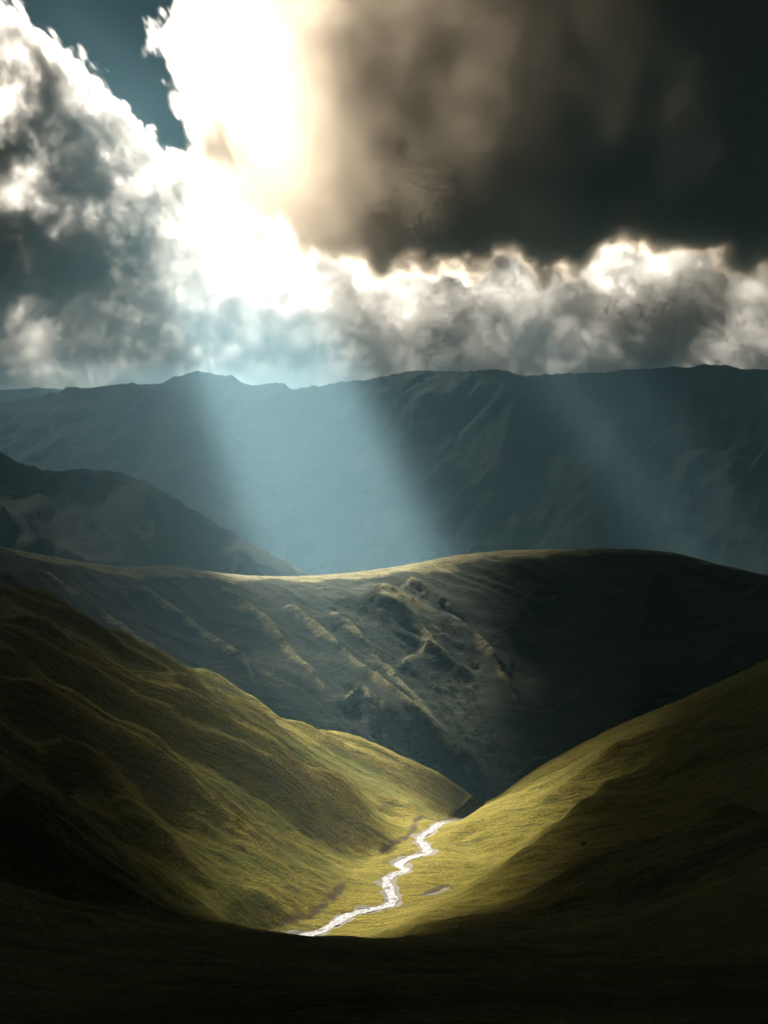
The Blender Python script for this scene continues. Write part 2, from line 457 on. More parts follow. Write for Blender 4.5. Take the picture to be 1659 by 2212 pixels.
# soil creep: faces too steep for the light to graze slump into softer slopes
def soften(A, k, axis):
    pad = [(0, 0), (0, 0)]; pad[axis] = (k + 1, k)
    c = np.cumsum(np.pad(A, pad, mode='edge'), axis)
    n = A.shape[axis]; w = 2 * k + 1
    return ((c[w:w + n] - c[:n]) if axis == 0 else (c[:, w:w + n] - c[:, :n])) / w
d_r = coarse(lambda a, b: (polyline_dist(a, b, river_line)[0],), X, Y, 3)[0]
i0, i1 = np.searchsorted(D, 260), np.searchsorted(D, 1330)
Xs, Ys, Zs = X[i0:i1], Y[i0:i1], Z[i0:i1].copy()
zone = smooth(9, 22, d_r[i0:i1]) * smooth(270, 420, Ys) * smooth(1325, 1280, Ys)
Xu, Xv = np.gradient(Xs, axis=1), np.gradient(Xs, axis=0)
Yv = np.gradient(Ys, axis=0)
for it in range(16):
    Zu, Zv = np.gradient(Zs, axis=1), np.gradient(Zs, axis=0)
    zx = Zu / Xu
    zy = (Zv - zx * Xv) / Yv
    nl = (SUN_DIR[2] - zx * SUN_DIR[0] - zy * SUN_DIR[1]) / np.sqrt(1 + zx * zx + zy * zy)
    m = soften(soften(smooth(0.10, -0.02, nl), 4, 1), 2, 0) * 1.8
    k = 3 + (it % 3) * 3
    Zs = Zs + np.clip(m, 0, 1) * zone * (soften(soften(Zs, k, 1), k // 2 + 1, 0) - Zs)
Z[i0:i1] = Zs
mesh_from_grid("valley_terrain", X, Y, Z, M_GRASS, {"earth": earth, "gravel": gravel, "dry_and_lit": dry_and_lit, "fold_shade": fold_shade})

# the stream: a ribbon of shallow broken water winding down the bed
n_r = len(river_line)
tang = np.gradient(river_line, axis=0); tang /= np.linalg.norm(tang, axis=1)[:, None]
nrm = np.c_[-tang[:, 1], tang[:, 0]]
k_ = np.arange(n_r)
halfw = 3.4 + 2.0 * gnoise(k_ * 0.31, k_ * 0, 71) + 0.8 * gnoise(k_ * 0.9, k_ * 0, 72)
cross = np.linspace(-1, 1, 13)
RX = river_line[:, 0:1] + nrm[:, 0:1] * halfw[:, None] * cross
RY = river_line[:, 1:2] + nrm[:, 1:2] * halfw[:, None] * cross
RZ = river_z[:, None] - 0.30 + 0.10 * fbm(RX / 2.2, RY / 2.2, 3, 73)
nw = Nodes("stream_water")
pw = nw.position()
foam = nw.ramp(nw.noise(pw, 0.42, 8, 0.75, 0.8), 0.46, 0.60)
nw.link(nw.mix(foam, (0.045, 0.048, 0.045), (0.40, 0.40, 0.385)), nw.b.inputs["Base Color"])
nw.b.inputs["Roughness"].default_value = 0.35
nw.b.inputs["Specular IOR Level"].default_value = 0.35
nw.bump(nw.noise(pw, 1.1, 6, 0.65), 1.0, 0.5)
mesh_from_grid("stream", RX, RY, RZ, nw.m)

# ------------------------------------------------------------------ the middle ridge
mid_pts = [at_d(*q) for q in [
    (-300, 1150, 2450), (0, 1180, 2500), (70, 1195, 2510), (150, 1210, 2520), (300, 1226, 2550), (340, 1221, 2550), (480, 1240, 2600), (570, 1245, 2640), (700, 1242, 2680), (830, 1228, 2720),
    (900, 1217, 2720), (1000, 1197, 2740), (1080, 1190, 2740), (1180, 1187, 2760), (1290, 1186, 2760), (1410, 1189, 2740), (1460, 1196, 2740), (1540, 1216, 2720), (1659, 1242, 2680), (2000, 1290, 2600),
    (0, 1440, 1900), (250, 1500, 1850), (500, 1580, 1820), (700, 1660, 1800), (850, 1720, 1790), (1060, 1790, 1780), (1250, 1720, 1790), (1450, 1640, 1800), (1659, 1560, 1800), (2000, 1480, 1800), (-300, 1380, 1900),
    (830, 1275, 2560), (500, 1290, 2440), (200, 1270, 2350), (1200, 1262, 2580), (1500, 1290, 2500), (1000, 1450, 2240), (700, 1400, 2260), (1300, 1450, 2240), (350, 1380, 2200)]]
mid_pts += [(x, 3250, -640 + 0.02 * abs(x)) for x in range(-2400, 2401, 600)] + [(x, 1500, -680) for x in range(-1800, 1801, 600)]
midS = Surface(mid_pts)
mid_ribs = [
    ([(770, 1262), (830, 1280), (900, 1320), (980, 1371), (1030, 1415), (1075, 1461), (1130, 1540)], 24, 30),
    ([(780, 1290), (830, 1311), (880, 1355), (935, 1401), (985, 1450)], 17, 24),
    ([(880, 1255), (930, 1285), (968, 1308)], 10, 24),
    ([(600, 1320), (640, 1358), (720, 1425), (780, 1478), (830, 1521), (900, 1590), (990, 1670)], 28, 30),
    ([(700, 1320), (760, 1380), (830, 1450), (890, 1520), (960, 1600), (1040, 1680)], 17, 24),
    ([(860, 1440), (890, 1420), (935, 1402)], 8, 16),
    ([(230, 1262), (325, 1296), (400, 1350), (470, 1406), (560, 1480)], 18, 26),
    ([(60, 1230), (150, 1290), (260, 1370), (360, 1440)], 14, 30),
    ([(460, 1262), (540, 1330), (620, 1420), (720, 1520)], 16, 28),
    ([(740, 1540), (775, 1520), (820, 1560), (850, 1600)], 10, 18),
    ([(1240, 1240), (1160, 1290), (1120, 1350), (1110, 1420)], 16, 50),
    ([(1450, 1230), (1400, 1330), (1380, 1450), (1360, 1560)], 22, 60),
]
mid_ribs = [(trace(midS, l, 1600, 2800), h, w) for l, h, w in mid_ribs]
def mid_base(X, Y):
    Z = midS(X, Y)
    dry_and_lit = np.zeros_like(X)
    for line, h, w in mid_ribs:
        d, side, s = polyline_dist(X, Y, line)
        env = smooth(-0.02, 0.15, s) * (1 - 0.5 * smooth(0.8, 1.0, s))
        # a spur with a rounded left flank and a steeper right one
        asym = np.where(side > 0, 0.55, 1.35)
        wd = w * asym
        Z = Z + 1.15 * h * env * (1 + 0.15 * gnoise(X / 90, Y / 90, 5)) * (np.exp(-d / wd) + 0.3 * np.exp(-(d / (2.2 * wd)) ** 2) - 0.3 * np.exp(-((d - 2.6 * wd) / wd) ** 2))
        dry_and_lit = np.maximum(dry_and_lit, (0.85 if w < 40 else 0.0) * env * (0.80 + 0.6 * gnoise(X / 45, Y / 45, 335)) * np.exp(-(d / np.where(side > 0, 5.0, 15.0 * (1 + 0.5 * gnoise(X / 60, Y / 60, 333)))) ** 2))  # lit left flanks of the spurs painted in as pale grass
    return Z, dry_and_lit
def mid_height(X, Y):
    Z, dry_and_lit = coarse(mid_base, X, Y, 2)
    crest_y = np.interp(X, [p[0] for p in mid_pts[:20]], [p[1] for p in mid_pts[:20]])
    face = smooth(10, 160, crest_y - Y)
    wx = X + 9 * fbm(X / 200, Y / 200, 3, 63); wy = Y + 9 * fbm(X / 200, Y / 200, 3, 64)
    u = wx * 0.742 + wy * 0.672
    v = wx * 0.672 - wy * 0.742
    r1 = ridged(u / 150, v / 600, 4, 71, 0.42)
    r2 = ridged(u / 48, v / 620, 5, 75, 0.5)
    dry_and_lit = np.maximum(dry_and_lit, 0.85 * smooth(130, 20, crest_y - Y + 50 * gnoise(X / 90, Y / 60, 97))) + 0.18 * smooth(0.1, 0.6, r2 - 0.7)  # sunlit crest band painted pale as well
    Z = Z + (0.06 + 0.94 * face) * ((r1 - 0.9) * 11 + (r2 - 0.9) * 5) + (0.2 + 0.8 * face) * 2.5 * fbm(X / 120, Y / 90, 6, 81) + 1.0 * fbm(X / 24, Y / 18, 4, 91)
    earth = 0.30 * smooth(0.2, 0.6, fbm(X / 130, Y / 100, 4, 95)) * face
    return Z, earth, dry_and_lit
t = np.r_[np.linspace(-0.85, -0.36, 60)[:-1], np.linspace(-0.36, 0.36, 560), np.linspace(0.36, 0.85, 60)[1:]]
D = np.r_[np.arange(1500, 2200, 5.0), np.arange(2200, 2860, 3.5), np.arange(2860, 3400, 20)]
T, DD = np.meshgrid(t, D)
X, Y = T * DD, DD
Z, earth, dry_and_lit = mid_height(X, Y)
middle_ridge = mesh_from_grid("middle_ridge", X, Y, Z, M_RIDGE, {"earth": earth, "dry_and_lit": dry_and_lit})

# ------------------------------------------------------------------ mountains behind
def mountain(name, crest_px, d_crest, run, base_z, amp, unit, seed, cols, rows, tmax=0.6, rib_dir=0.4):
    cx = np.array([c[0] for c in crest_px], float)
    cz = np.array([c[1] for c in crest_px], float)
    t = np.linspace(-tmax, tmax, cols)
    px = t * F + 829.5
    pz = np.interp(px, cx, cz)
    ratio = np.array([ray(a, b)[1] for a, b in zip(px, pz)])
    k = np.linspace(-0.45, 1.0, rows)          # -: behind the crest, 0 crest, 1 foot
    k = np.sign(k) * np.abs(k) ** 1.15
    T, K = np.meshgrid(t, k)
    zc = np.tile(ratio, (rows, 1)) * d_crest
    Y = d_crest - K * run + 0.10 * run * gnoise(T * 7, K * 0 + seed, seed) * np.minimum(np.abs(K) * 4, 1)
    X = T * d_crest + 0 * Y
    X = X * (Y / d_crest) ** 0.5
    prof = np.where(K >= 0, 1 - K ** 0.92, 1 - np.abs(K) * 1.6)
    Z = base_z + (zc - base_z) * prof
    fade = np.minimum(np.abs(K) * 9, 1)
    wx = X + unit * 0.10 * fbm(X / unit, Y / unit, 3, seed)
    rr = ridged((wx + rib_dir * Y) / unit, (Y - rib_dir * X) / (unit * 2.6), 6, seed + 7)
    r3 = ridged((wx + rib_dir * Y) / (unit * 0.22), (Y - rib_dir * X) / (unit * 0.9), 4, seed + 9)
    Z = Z + (0.30 + 0.70 * fade) * (r3 - 0.95) * amp * 0.22 + (1 - fade) * (ridged(X / (unit * 0.10), Y * 0 + 3.3, 4, seed + 21) - 0.9) * amp * 0.10
    Z = Z + fade * (rr - 1.0) * amp + (0.25 + 0.75 * fade) * amp * 0.22 * fbm(X / (unit * 0.5), Y / (unit * 0.5), 6, seed + 3)
    earth = (0.40 if d_crest > 5000 else 0.0) * smooth(1.25, 1.7, rr) * smooth(0.9, 0.1, K)
    return mesh_from_grid(name, X, Y, Z, M_FAR, {"earth": earth})

left_hill_crest = [(-900, 700), (-300, 880), (0, 976), (40, 1000), (85, 1012), (120, 1017), (180, 1013), (225, 1012), (260, 1022), (300, 1036), (350, 1060), (400, 1090), (450, 1120), (500, 1150), (550, 1178), (600, 1203), (640, 1232), (800, 1330), (1200, 1500), (3000, 1600)]
mountain("left_hill", left_hill_crest, 4300, 1500, -760, 70, 420, 101, 420, 220, 0.7)
far_crest = [(-900, 860), (-200, 880), (0, 869), (60, 861), (130, 842), (150, 833), (175, 834), (200, 836), (235, 830), (290, 828), (320, 832), (350, 828), (375, 815), (400, 806), (430, 800), (460, 804), (490, 812), (500, 808), (512, 814), (525, 826), (545, 829), (570, 832),
             (600, 826), (615, 830), (630, 841), (650, 840), (700, 828), (750, 824), (800, 820), (850, 809), (900, 801), (1000, 801), (1080, 798), (1130, 812), (1200, 806), (1300, 803), (1400, 796), (1480, 790), (1540, 785), (1600, 795), (1659, 798), (2000, 770), (2600, 820)]
far_mountain = mountain("far_mountain", far_crest, 8600, 3200, -900, 95, 800, 201, 760, 260, 0.65, -0.5)
distant_crest = [(-1200, 830), (0, 841), (60, 836), (120, 842), (200, 838), (300, 845), (600, 850), (900, 845), (1659, 850), (3000, 830)]
mountain("distant_mountain", distant_crest, 11800, 2600, -900, 150, 1500, 301, 300, 60, 0.8)

# valley bottom between the mountains, out to the horizon
g = np.linspace(-1, 1, 61); g = np.sign(g) * np.abs(g) ** 1.8 * 34000
GX, GY = np.meshgrid(g, g + 4000)
mesh_from_grid("ground", GX, GY, -880 + 25 * fbm(GX / 3000, GY / 3000, 3, 7), M_FAR, {"earth": GX * 0})
# ------------------------------------------------------------------ things on the slopes
rng = np.random.default_rng(5)
bpy.context.view_layer.update()
from mathutils import Vector
def on(ob, px, py):
    """where the line of sight through a pixel lands on a mountain"""
    a, b = ray(px, py)
    ok, loc, nor, _ = ob.ray_cast(Vector((0, 0, 0)), Vector((a, 1, b)).normalized())
    return (loc, nor) if ok else (None, None)
def in_poly(x, y, poly):
    c = False
    for (x0, y0), (x1, y1) in zip(poly, poly[1:] + poly[:1]):
        if (y0 > y) != (y1 > y) and x < (x1 - x0) * (y - y0) / (y1 - y0) + x0:
            c = not c
    return c

# bushes: thickets on the lit spurs of the middle ridge
nb = Nodes("bush_leaves")
nb.link(nb.mix(nb.ramp(nb.noise(nb.position(), 0.25, 4, 0.6), 0.35, 0.65), (0.05, 0.07, 0.032), (0.16, 0.175, 0.085)), nb.b.inputs["Base Color"])
nb.b.inputs["Roughness"].default_value = 0.9
def bush_shape(r, n, seed):
    """leafy clump: small bent faces spread through an uneven dome"""
    g = np.random.default_rng(seed)
    v, f = [], []
    for i in range(n):
        d = g.normal(size=3); d /= np.linalg.norm(d)
        d[2] = abs(d[2]) * 0.9 + 0.05
        c = d * r * g.uniform(0.45, 1.0) * np.array([1, 1, 0.85]) * (1 + 0.25 * math.sin(3 * math.atan2(d[1], d[0]) + seed))
        s = r * g.uniform(0.16, 0.30)
        a = g.normal(size=3); a /= np.linalg.norm(a)
        b = np.cross(a, d + 0.3 * g.normal(size=3)); b /= np.linalg.norm(b) + 1e-9
        k = len(v)
        v += [c - a * s, c + b * s * 0.7, c + a * s, c - b * s * 0.7 + d * s * 0.3]
        f += [(k, k + 1, k + 2), (k, k + 2, k + 3)]
    return np.array(v), np.array(f)
bush_shapes = [bush_shape(1.0, 46, 900 + i) for i in range(6)]
def thicket(name, ob, poly, count, r0, r1, label, thin=0.0, avoid=40):
    V, Fc, k = [], [], 0
    xs, ys = [p[0] for p in poly], [p[1] for p in poly]
    made = tries = 0
    while made < count and tries < count * 12:
        tries += 1
        px, py = rng.uniform(min(xs), max(xs)), rng.uniform(min(ys), max(ys))
        if not in_poly(px, py, poly) or float(gnoise(np.array(px / 17.0), np.array(py / 15.0), 410)) < thin:
            continue
        loc, nor = on(ob, px, py)
        if loc is None:
            continue
        r = rng.uniform(r0, r1) * (1.3 if rng.random() < 0.15 else 1.0)
        sv, sf = bush_shapes[rng.integers(len(bush_shapes))]
        a = rng.uniform(0, 6.28); ca, sa = math.cos(a), math.sin(a)
        P = sv * r
        P = np.c_[P[:, 0] * ca - P[:, 1] * sa, P[:, 0] * sa + P[:, 1] * ca, P[:, 2] * rng.uniform(0.8, 1.3)] + np.array(loc) - np.array([0, 0, 0.15 * r])
        V.append(P); Fc.append(sf + k); k += len(P); made += 1
    me = bpy.data.meshes.new(name)
    me.from_pydata(np.vstack(V).tolist(), [], np.vstack(Fc).tolist())
    me.materials.append(nb.m); me.update()
    o = bpy.data.objects.new(name, me); scene.collection.objects.link(o)
    o["kind"] = "stuff"; o["label"] = label
    return o
thicket("thicket", middle_ridge, [(735, 1478), (770, 1470), (830, 1520), (905, 1580), (950, 1640), (955, 1668), (900, 1650), (830, 1610), (760, 1545)], 420, 2.2, 3.6, "dark green bushes below the long lit spur of the middle ridge", -0.05)
thicket("thicket", middle_ridge, [(930, 1465), (985, 1440), (1010, 1420), (1040, 1440), (1030, 1500), (1050, 1560), (1085, 1610), (1125, 1665), (1115, 1690), (1060, 1650), (1000, 1600), (950, 1565), (925, 1500)], 420, 2.0, 3.4, "scattered bushes on the spur above the dark gorge", 0.0)
thicket("thicket", middle_ridge, [(700, 1290), (820, 1300), (900, 1400), (960, 1480), (900, 1500), (800, 1420), (720, 1340)], 160, 1.6, 2.6, "sparse low bushes high on the lit middle ridge", 0.12)

# boulders
nr = Nodes("pale_rock")
nr.link(nr.mix(nr.ramp(nr.noise(nr.position(), 2.5, 8, 0.7), 0.3, 0.7), (0.24, 0.22, 0.20), (0.52, 0.50, 0.46)), nr.b.inputs["Base Color"])
nr.b.inputs["Roughness"].default_value = 0.85
nr.bump(nr.noise(nr.position(), 4.0, 6, 0.7), 0.6, 0.1)
import bmesh
boulder_meshes = []
for i in range(4):
    bm = bmesh.new()
    bmesh.ops.create_icosphere(bm, subdivisions=2, radius=1.0)
    g = np.random.default_rng(40 + i)
    cuts = [(Vector(g.normal(size=3)).normalized(), g.uniform(0.55, 0.85)) for _ in range(7)]
    for v in bm.verts:
        for nrm_, d_ in cuts:                       # flat broken faces
            e = v.co.dot(nrm_) - d_
            if e > 0:
                v.co -= nrm_ * e
        v.co *= 1 + 0.06 * g.normal()
        v.co.z *= 0.72
    me = bpy.data.meshes.new("boulder"); bm.to_mesh(me); bm.free()
    me.materials.append(nr.m)
    boulder_meshes.append(me)
valley = bpy.data.objects["valley_terrain"]
def boulder(px, py, size, label, group=None):
    loc, nor = on(valley, px, py)
    if loc is None:
        return
    size = size * min(1.0, loc.y / 800)
    o = bpy.data.objects.new("boulder", boulder_meshes[rng.integers(4)])
    scene.collection.objects.link(o)
    o.location = loc - Vector((0, 0, 0.12 * size))
    o.scale = Vector((size, size * rng.uniform(0.7, 1.0), size * rng.uniform(0.8, 1.1)))
    o.rotation_euler = (rng.uniform(-0.3, 0.3), rng.uniform(-0.3, 0.3), rng.uniform(0, 6.28))
    o["label"], o["category"] = label, "boulder"
    if group:
        o["group"] = group
boulder(945, 1867, 1.3, "pale boulder on the green flat just right of the stream bends")
boulder(922, 1868, 0.9, "smaller pale boulder between the stream and the larger boulder")
boulder(1122, 1803, 1.6, "lone white boulder high on the sunlit right slope")
boulder(1075, 1975, 0.8, "single pale boulder at the edge of the sunlit grass, in shade")
for i in range(14):
    boulder(rng.uniform(1178, 1216), rng.uniform(1958, 1990), rng.uniform(0.30, 0.55), "small pale boulder in the loose cluster low on the shaded right slope", "boulders clustered low on the right slope")
for i in range(7):
    boulder(rng.uniform(1212, 1268), rng.uniform(1940, 1966), rng.uniform(0.35, 0.6), "pale boulder in the short row above the loose cluster", "boulders in a row above the cluster")
for i in range(16):
    boulder(rng.uniform(1430, 1475), rng.uniform(1914, 1930), rng.uniform(0.3, 0.5), "small pale boulder in the patch of scree far up the shaded right slope", "boulders in the scree patch on the right")
for px, py in [(1128, 2072), (1080, 2058), (1086, 2098), (1326, 2075), (1362, 2096), (1300, 1975), (1050, 2010), (980, 2045), (1180, 2030), (1540, 1990), (1330, 2190), (940, 2180)]:
    boulder(px, py, rng.uniform(0.16, 0.3), "small stray boulder lying alone in the dark foreground grass", "stray boulders in the foreground")

# one dark shrub on the right slope
loc, nor = on(valley, 1260, 1825)
root = bpy.data.objects.new("shrub", None); scene.collection.objects.link(root)
root.location = loc
root["label"], root["category"] = "dark round shrub standing alone on the shaded right slope", "shrub"
sv, sf = bush_shape(2.2, 260, 77)
me = bpy.data.meshes.new("foliage"); me.from_pydata((sv + np.array([0, 0, 0.3])).tolist(), [], sf.tolist()); me.materials.append(nb.m); me.update()
o = bpy.data.objects.new("foliage", me); scene.collection.objects.link(o); o.parent = root
nt = Nodes("bark"); nt.b.inputs["Base Color"].default_value = (0.07, 0.05, 0.035, 1); nt.b.inputs["Roughness"].default_value = 0.95
v, f = [], []
for i in range(3):
    for j in range(6):
        a = j * math.pi / 3; r = 0.16 - 0.05 * i
        v.append((r * math.cos(a) + 0.1 * i, r * math.sin(a), -0.5 + 0.8 * i))
for i in range(2):
    for j in range(6):
        f.append((i * 6 + j, i * 6 + (j + 1) % 6, i * 6 + 6 + (j + 1) % 6, i * 6 + 6 + j))
me = bpy.data.meshes.new("stem"); me.from_pydata(v, [], f); me.materials.append(nt.m); me.update()
o = bpy.data.objects.new("stem", me); scene.collection.objects.link(o); o.parent = root

# snow left in the gullies of the far mountain, and a waterfall
def patch(name, ob, outline, step, mat, label, cat, lift=2.5):
    """thin drift lying on the mountainside inside an outline, with a ragged rim"""
    xs, ys = [p[0] for p in outline], [p[1] for p in outline]
    gx = np.arange(min(xs) - step, max(xs) + 2 * step, step); gy = np.arange(min(ys) - step, max(ys) + 2 * step, step)
    pts, idx = [], {}
    faces = []
    def vert(i, j):
        if (i, j) not in idx:
            jx, jy = gx[i] + rng.uniform(-0.3, 0.3) * step, gy[j] + rng.uniform(-0.3, 0.3) * step
            loc, nor = on(ob, jx, jy)
            if loc is None:
                idx[(i, j)] = -1
            else:
                idx[(i, j)] = len(pts); pts.append(tuple(loc + nor * lift))
        return idx[(i, j)]
    for i in range(len(gx) - 1):
        for j in range(len(gy) - 1):
            if in_poly(gx[i] + step / 2, gy[j] + step / 2, outline):
                q = [vert(i, j), vert(i, j + 1), vert(i + 1, j + 1), vert(i + 1, j)]
                if min(q) >= 0 and max(pts[k][1] for k in q) - min(pts[k][1] for k in q) < 250:
                    faces.append(q)
    if not faces:
        return
    top = len(pts)
    me = bpy.data.meshes.new(name); me.from_pydata(pts, [], faces); me.materials.append(mat); me.update()
    o = bpy.data.objects.new(name, me); scene.collection.objects.link(o)
    sol = o.modifiers.new("thickness", 'SOLIDIFY'); sol.thickness = 2.0; sol.offset = -1
    o["label"], o["category"] = label, cat
    return o
ns = Nodes("old_snow")
ns.link(ns.mix(ns.ramp(ns.noise(ns.position(), 0.05, 6, 0.7), 0.35, 0.65), (0.62, 0.64, 0.66), (0.86, 0.87, 0.88)), ns.b.inputs["Base Color"])
ns.b.inputs["Roughness"].default_value = 0.7
for outline, label in [
    ([(1076, 806), (1090, 804), (1095, 811), (1090, 816), (1100, 832), (1090, 826), (1080, 814)], "largest snow patch, hooked, just under the far crest"),
    ([(1046, 824), (1052, 821), (1059, 824), (1056, 830), (1048, 829)], "small round snow patch left of the hooked one"),
    ([(1141, 844), (1150, 847), (1166, 853), (1164, 856), (1150, 851), (1140, 847)], "thin slanting snow streak right of the hooked patch"),
    ([(1168, 880), (1174, 880), (1179, 888), (1175, 890), (1169, 885)], "small snow patch lowest on the far mountain's crest slope"),
    ([(1189, 866), (1198, 865), (1197, 869), (1190, 870)], "tiny snow fleck right of the slanting streak"),
    ([(1563, 832), (1568, 832), (1567, 842), (1562, 846), (1561, 838)], "short snow streak near the right edge of the far mountain"),
    ([(318, 884), (323, 883), (323, 889), (318, 888)], "tiny snow fleck left on the far mountain")]:
    patch("snow_patch", far_mountain, outline, 2.0, ns.m, label, "snow patch")
nf = Nodes("falling_water")
nf.link(nf.mix(nf.noise(nf.position(), 0.2, 5, 0.7), (0.5, 0.52, 0.53), (0.85, 0.86, 0.86)), nf.b.inputs["Base Color"])
nf.b.inputs["Roughness"].default_value = 0.4
patch("waterfall", far_mountain, [(1385, 1098), (1390, 1098), (1390, 1106), (1395, 1114), (1393, 1122), (1391, 1134), (1387, 1134), (1389, 1122), (1390, 1115), (1386, 1108)], 1.5, nf.m, "thin white waterfall on the dark lower face of the far mountain", "waterfall")
# ------------------------------------------------------------------ clouds: real bodies of vapour, far behind and above the mountains
def spectral(shape, vox, beta, lmin, lmax, seed):
    """smooth random field with a power spectrum, unit variance"""
    rng = np.random.default_rng(seed)
    f = [np.fft.fftfreq(n, d=v) for n, v in zip(shape[:-1], vox[:-1])] + [np.fft.rfftfreq(shape[-1], d=vox[-1])]
    k2 = 0
    for i, a in enumerate(f):
        sh = [1] * len(shape); sh[i] = len(a)
        k2 = k2 + (a ** 2).reshape(sh)
    k = np.sqrt(k2).astype(np.float32)
    spec = np.fft.rfftn(rng.standard_normal(shape, dtype=np.float32))
    amp = np.where((k > 1 / lmax) & (k < 1 / lmin), np.maximum(k, 1e-9) ** (-beta / 2), 0)
    out = np.fft.irfftn(spec * amp, s=shape).astype(np.float32)
    return out / out.std()

def spread(X, Y, pts, width):
    """smooth map through scattered samples (normalised Gaussian kernels of two widths)"""
    p = np.array(pts, np.float32)
    out = np.zeros(X.shape); wsum = np.full(X.shape, 1e-20)
    for x, y, v in p:
        d2 = (X - x) ** 2 + (Y - y) ** 2
        w = np.exp(-d2 / (2 * width ** 2)) + 2e-3 * (width ** 2 / (d2 + width ** 2)) ** 3
        out += w * v; wsum += w
    return out / wsum

def inside(X, Y, poly):
    """signed distance to a closed outline, positive inside"""
    p = np.array(list(poly) + [poly[0]], float)
    d = np.full(X.shape, 1e9); ins = np.zeros(X.shape, bool)
    for (x0, y0), (x1, y1) in zip(p[:-1], p[1:]):
        dx, dy = x1 - x0, y1 - y0
        t = np.clip(((X - x0) * dx + (Y - y0) * dy) / (dx * dx + dy * dy + 1e-9), 0, 1)
        d = np.minimum(d, np.hypot(X - x0 - t * dx, Y - y0 - t * dy))
        ins ^= ((y0 > Y) != (y1 > Y)) & (X < (x1 - x0) * (Y - y0) / (y1 - y0 + 1e-12) + x0)
    return np.where(ins, d, -d)

def vapour(name, color, aniso, absorb=(0, 0, 0)):
    m = bpy.data.materials.new(name)
    m.use_nodes = True
    t = m.node_tree
    t.nodes.remove(t.nodes["Principled BSDF"])
    v = t.nodes.new("ShaderNodeVolumePrincipled")
    v.inputs["Color"].default_value = (*color, 1)
    v.inputs["Absorption Color"].default_value = (*absorb, 1)
    v.inputs["Density"].default_value = 1.0
    v.inputs["Anisotropy"].default_value = aniso
    t.links.new(v.outputs[0], t.nodes["Material Output"].inputs["Volume"])
    return m

def volume_object(name, dens, lo, hi, material, label=None):
    """cloud from an array of densities [x, y, z]; the voxels ride on a point mesh that geometry nodes turn into a fog volume"""
    nx, ny, nz = dens.shape
    lo, hi = np.array(lo, float), np.array(hi, float)
    vox = (hi - lo) / (np.array(dens.shape) - 1)
    me = bpy.data.meshes.new(name)
    n = nx * ny * nz
    me.vertices.add(n)
    me.attributes.new("vapour", 'FLOAT', 'POINT').data.foreach_set("value", np.ascontiguousarray(dens.transpose(2, 1, 0), np.float32).ravel())
    gx = np.tile(np.array([lo, hi], np.float32), (n // 2 + 1, 1))[:n]
    me.vertices.foreach_set("co", gx.ravel())
    ob = bpy.data.objects.new(name, me)
    scene.collection.objects.link(ob)
    ng = bpy.data.node_groups.new(name, 'GeometryNodeTree')
    ng.interface.new_socket("Geometry", in_out='INPUT', socket_type='NodeSocketGeometry')
    ng.interface.new_socket("Geometry", in_out='OUTPUT', socket_type='NodeSocketGeometry')
    N, L = ng.nodes, ng.links
    gi, go = N.new("NodeGroupInput"), N.new("NodeGroupOutput")
    pos = N.new("GeometryNodeInputPosition")
    sub = N.new("ShaderNodeVectorMath"); sub.operation = 'SUBTRACT'; sub.inputs[1].default_value = lo
    div = N.new("ShaderNodeVectorMath"); div.operation = 'DIVIDE'; div.inputs[1].default_value = vox
    add = N.new("ShaderNodeVectorMath"); add.operation = 'ADD'; add.inputs[1].default_value = (0.5, 0.5, 0.5)
    flo = N.new("ShaderNodeVectorMath"); flo.operation = 'FLOOR'
    dot = N.new("ShaderNodeVectorMath"); dot.operation = 'DOT_PRODUCT'; dot.inputs[1].default_value = (1, nx, nx * ny)
    plus = N.new("ShaderNodeMath"); plus.inputs[1].default_value = 0.25
    toint = N.new("FunctionNodeFloatToInt"); toint.rounding_mode = 'ROUND'
    L.new(pos.outputs[0], sub.inputs[0]); L.new(sub.outputs[0], div.inputs[0]); L.new(div.outputs[0], add.inputs[0]); L.new(add.outputs[0], flo.inputs[0])
    L.new(flo.outputs[0], dot.inputs[0]); L.new(dot.outputs["Value"], plus.inputs[0]); L.new(plus.outputs[0], toint.inputs[0])
    na = N.new("GeometryNodeInputNamedAttribute"); na.data_type = 'FLOAT'; na.inputs[0].default_value = "vapour"
    si = N.new("GeometryNodeSampleIndex"); si.data_type = 'FLOAT'; si.domain = 'POINT'; si.clamp = True
    L.new(gi.outputs[0], si.inputs["Geometry"]); L.new(na.outputs[0], si.inputs["Value"]); L.new(toint.outputs[0], si.inputs["Index"])
    vc = N.new("GeometryNodeVolumeCube")
    L.new(si.outputs[0], vc.inputs["Density"])
    vc.inputs["Background"].default_value = 0.0
    vc.inputs["Min"].default_value = lo; vc.inputs["Max"].default_value = hi
    vc.inputs["Resolution X"].default_value = nx; vc.inputs["Resolution Y"].default_value = ny; vc.inputs["Resolution Z"].default_value = nz
    sm = N.new("GeometryNodeSetMaterial"); sm.inputs["Material"].default_value = material
    L.new(vc.outputs[0], sm.inputs[0]); L.new(sm.outputs[0], go.inputs[0])
    md = ob.modifiers.new("vapour", 'NODES'); md.node_group = ng
    me.materials.append(material)
    ob["kind"] = "stuff"
    if label:
        ob["label"] = label
        ob["category"] = "cloud"
    return ob

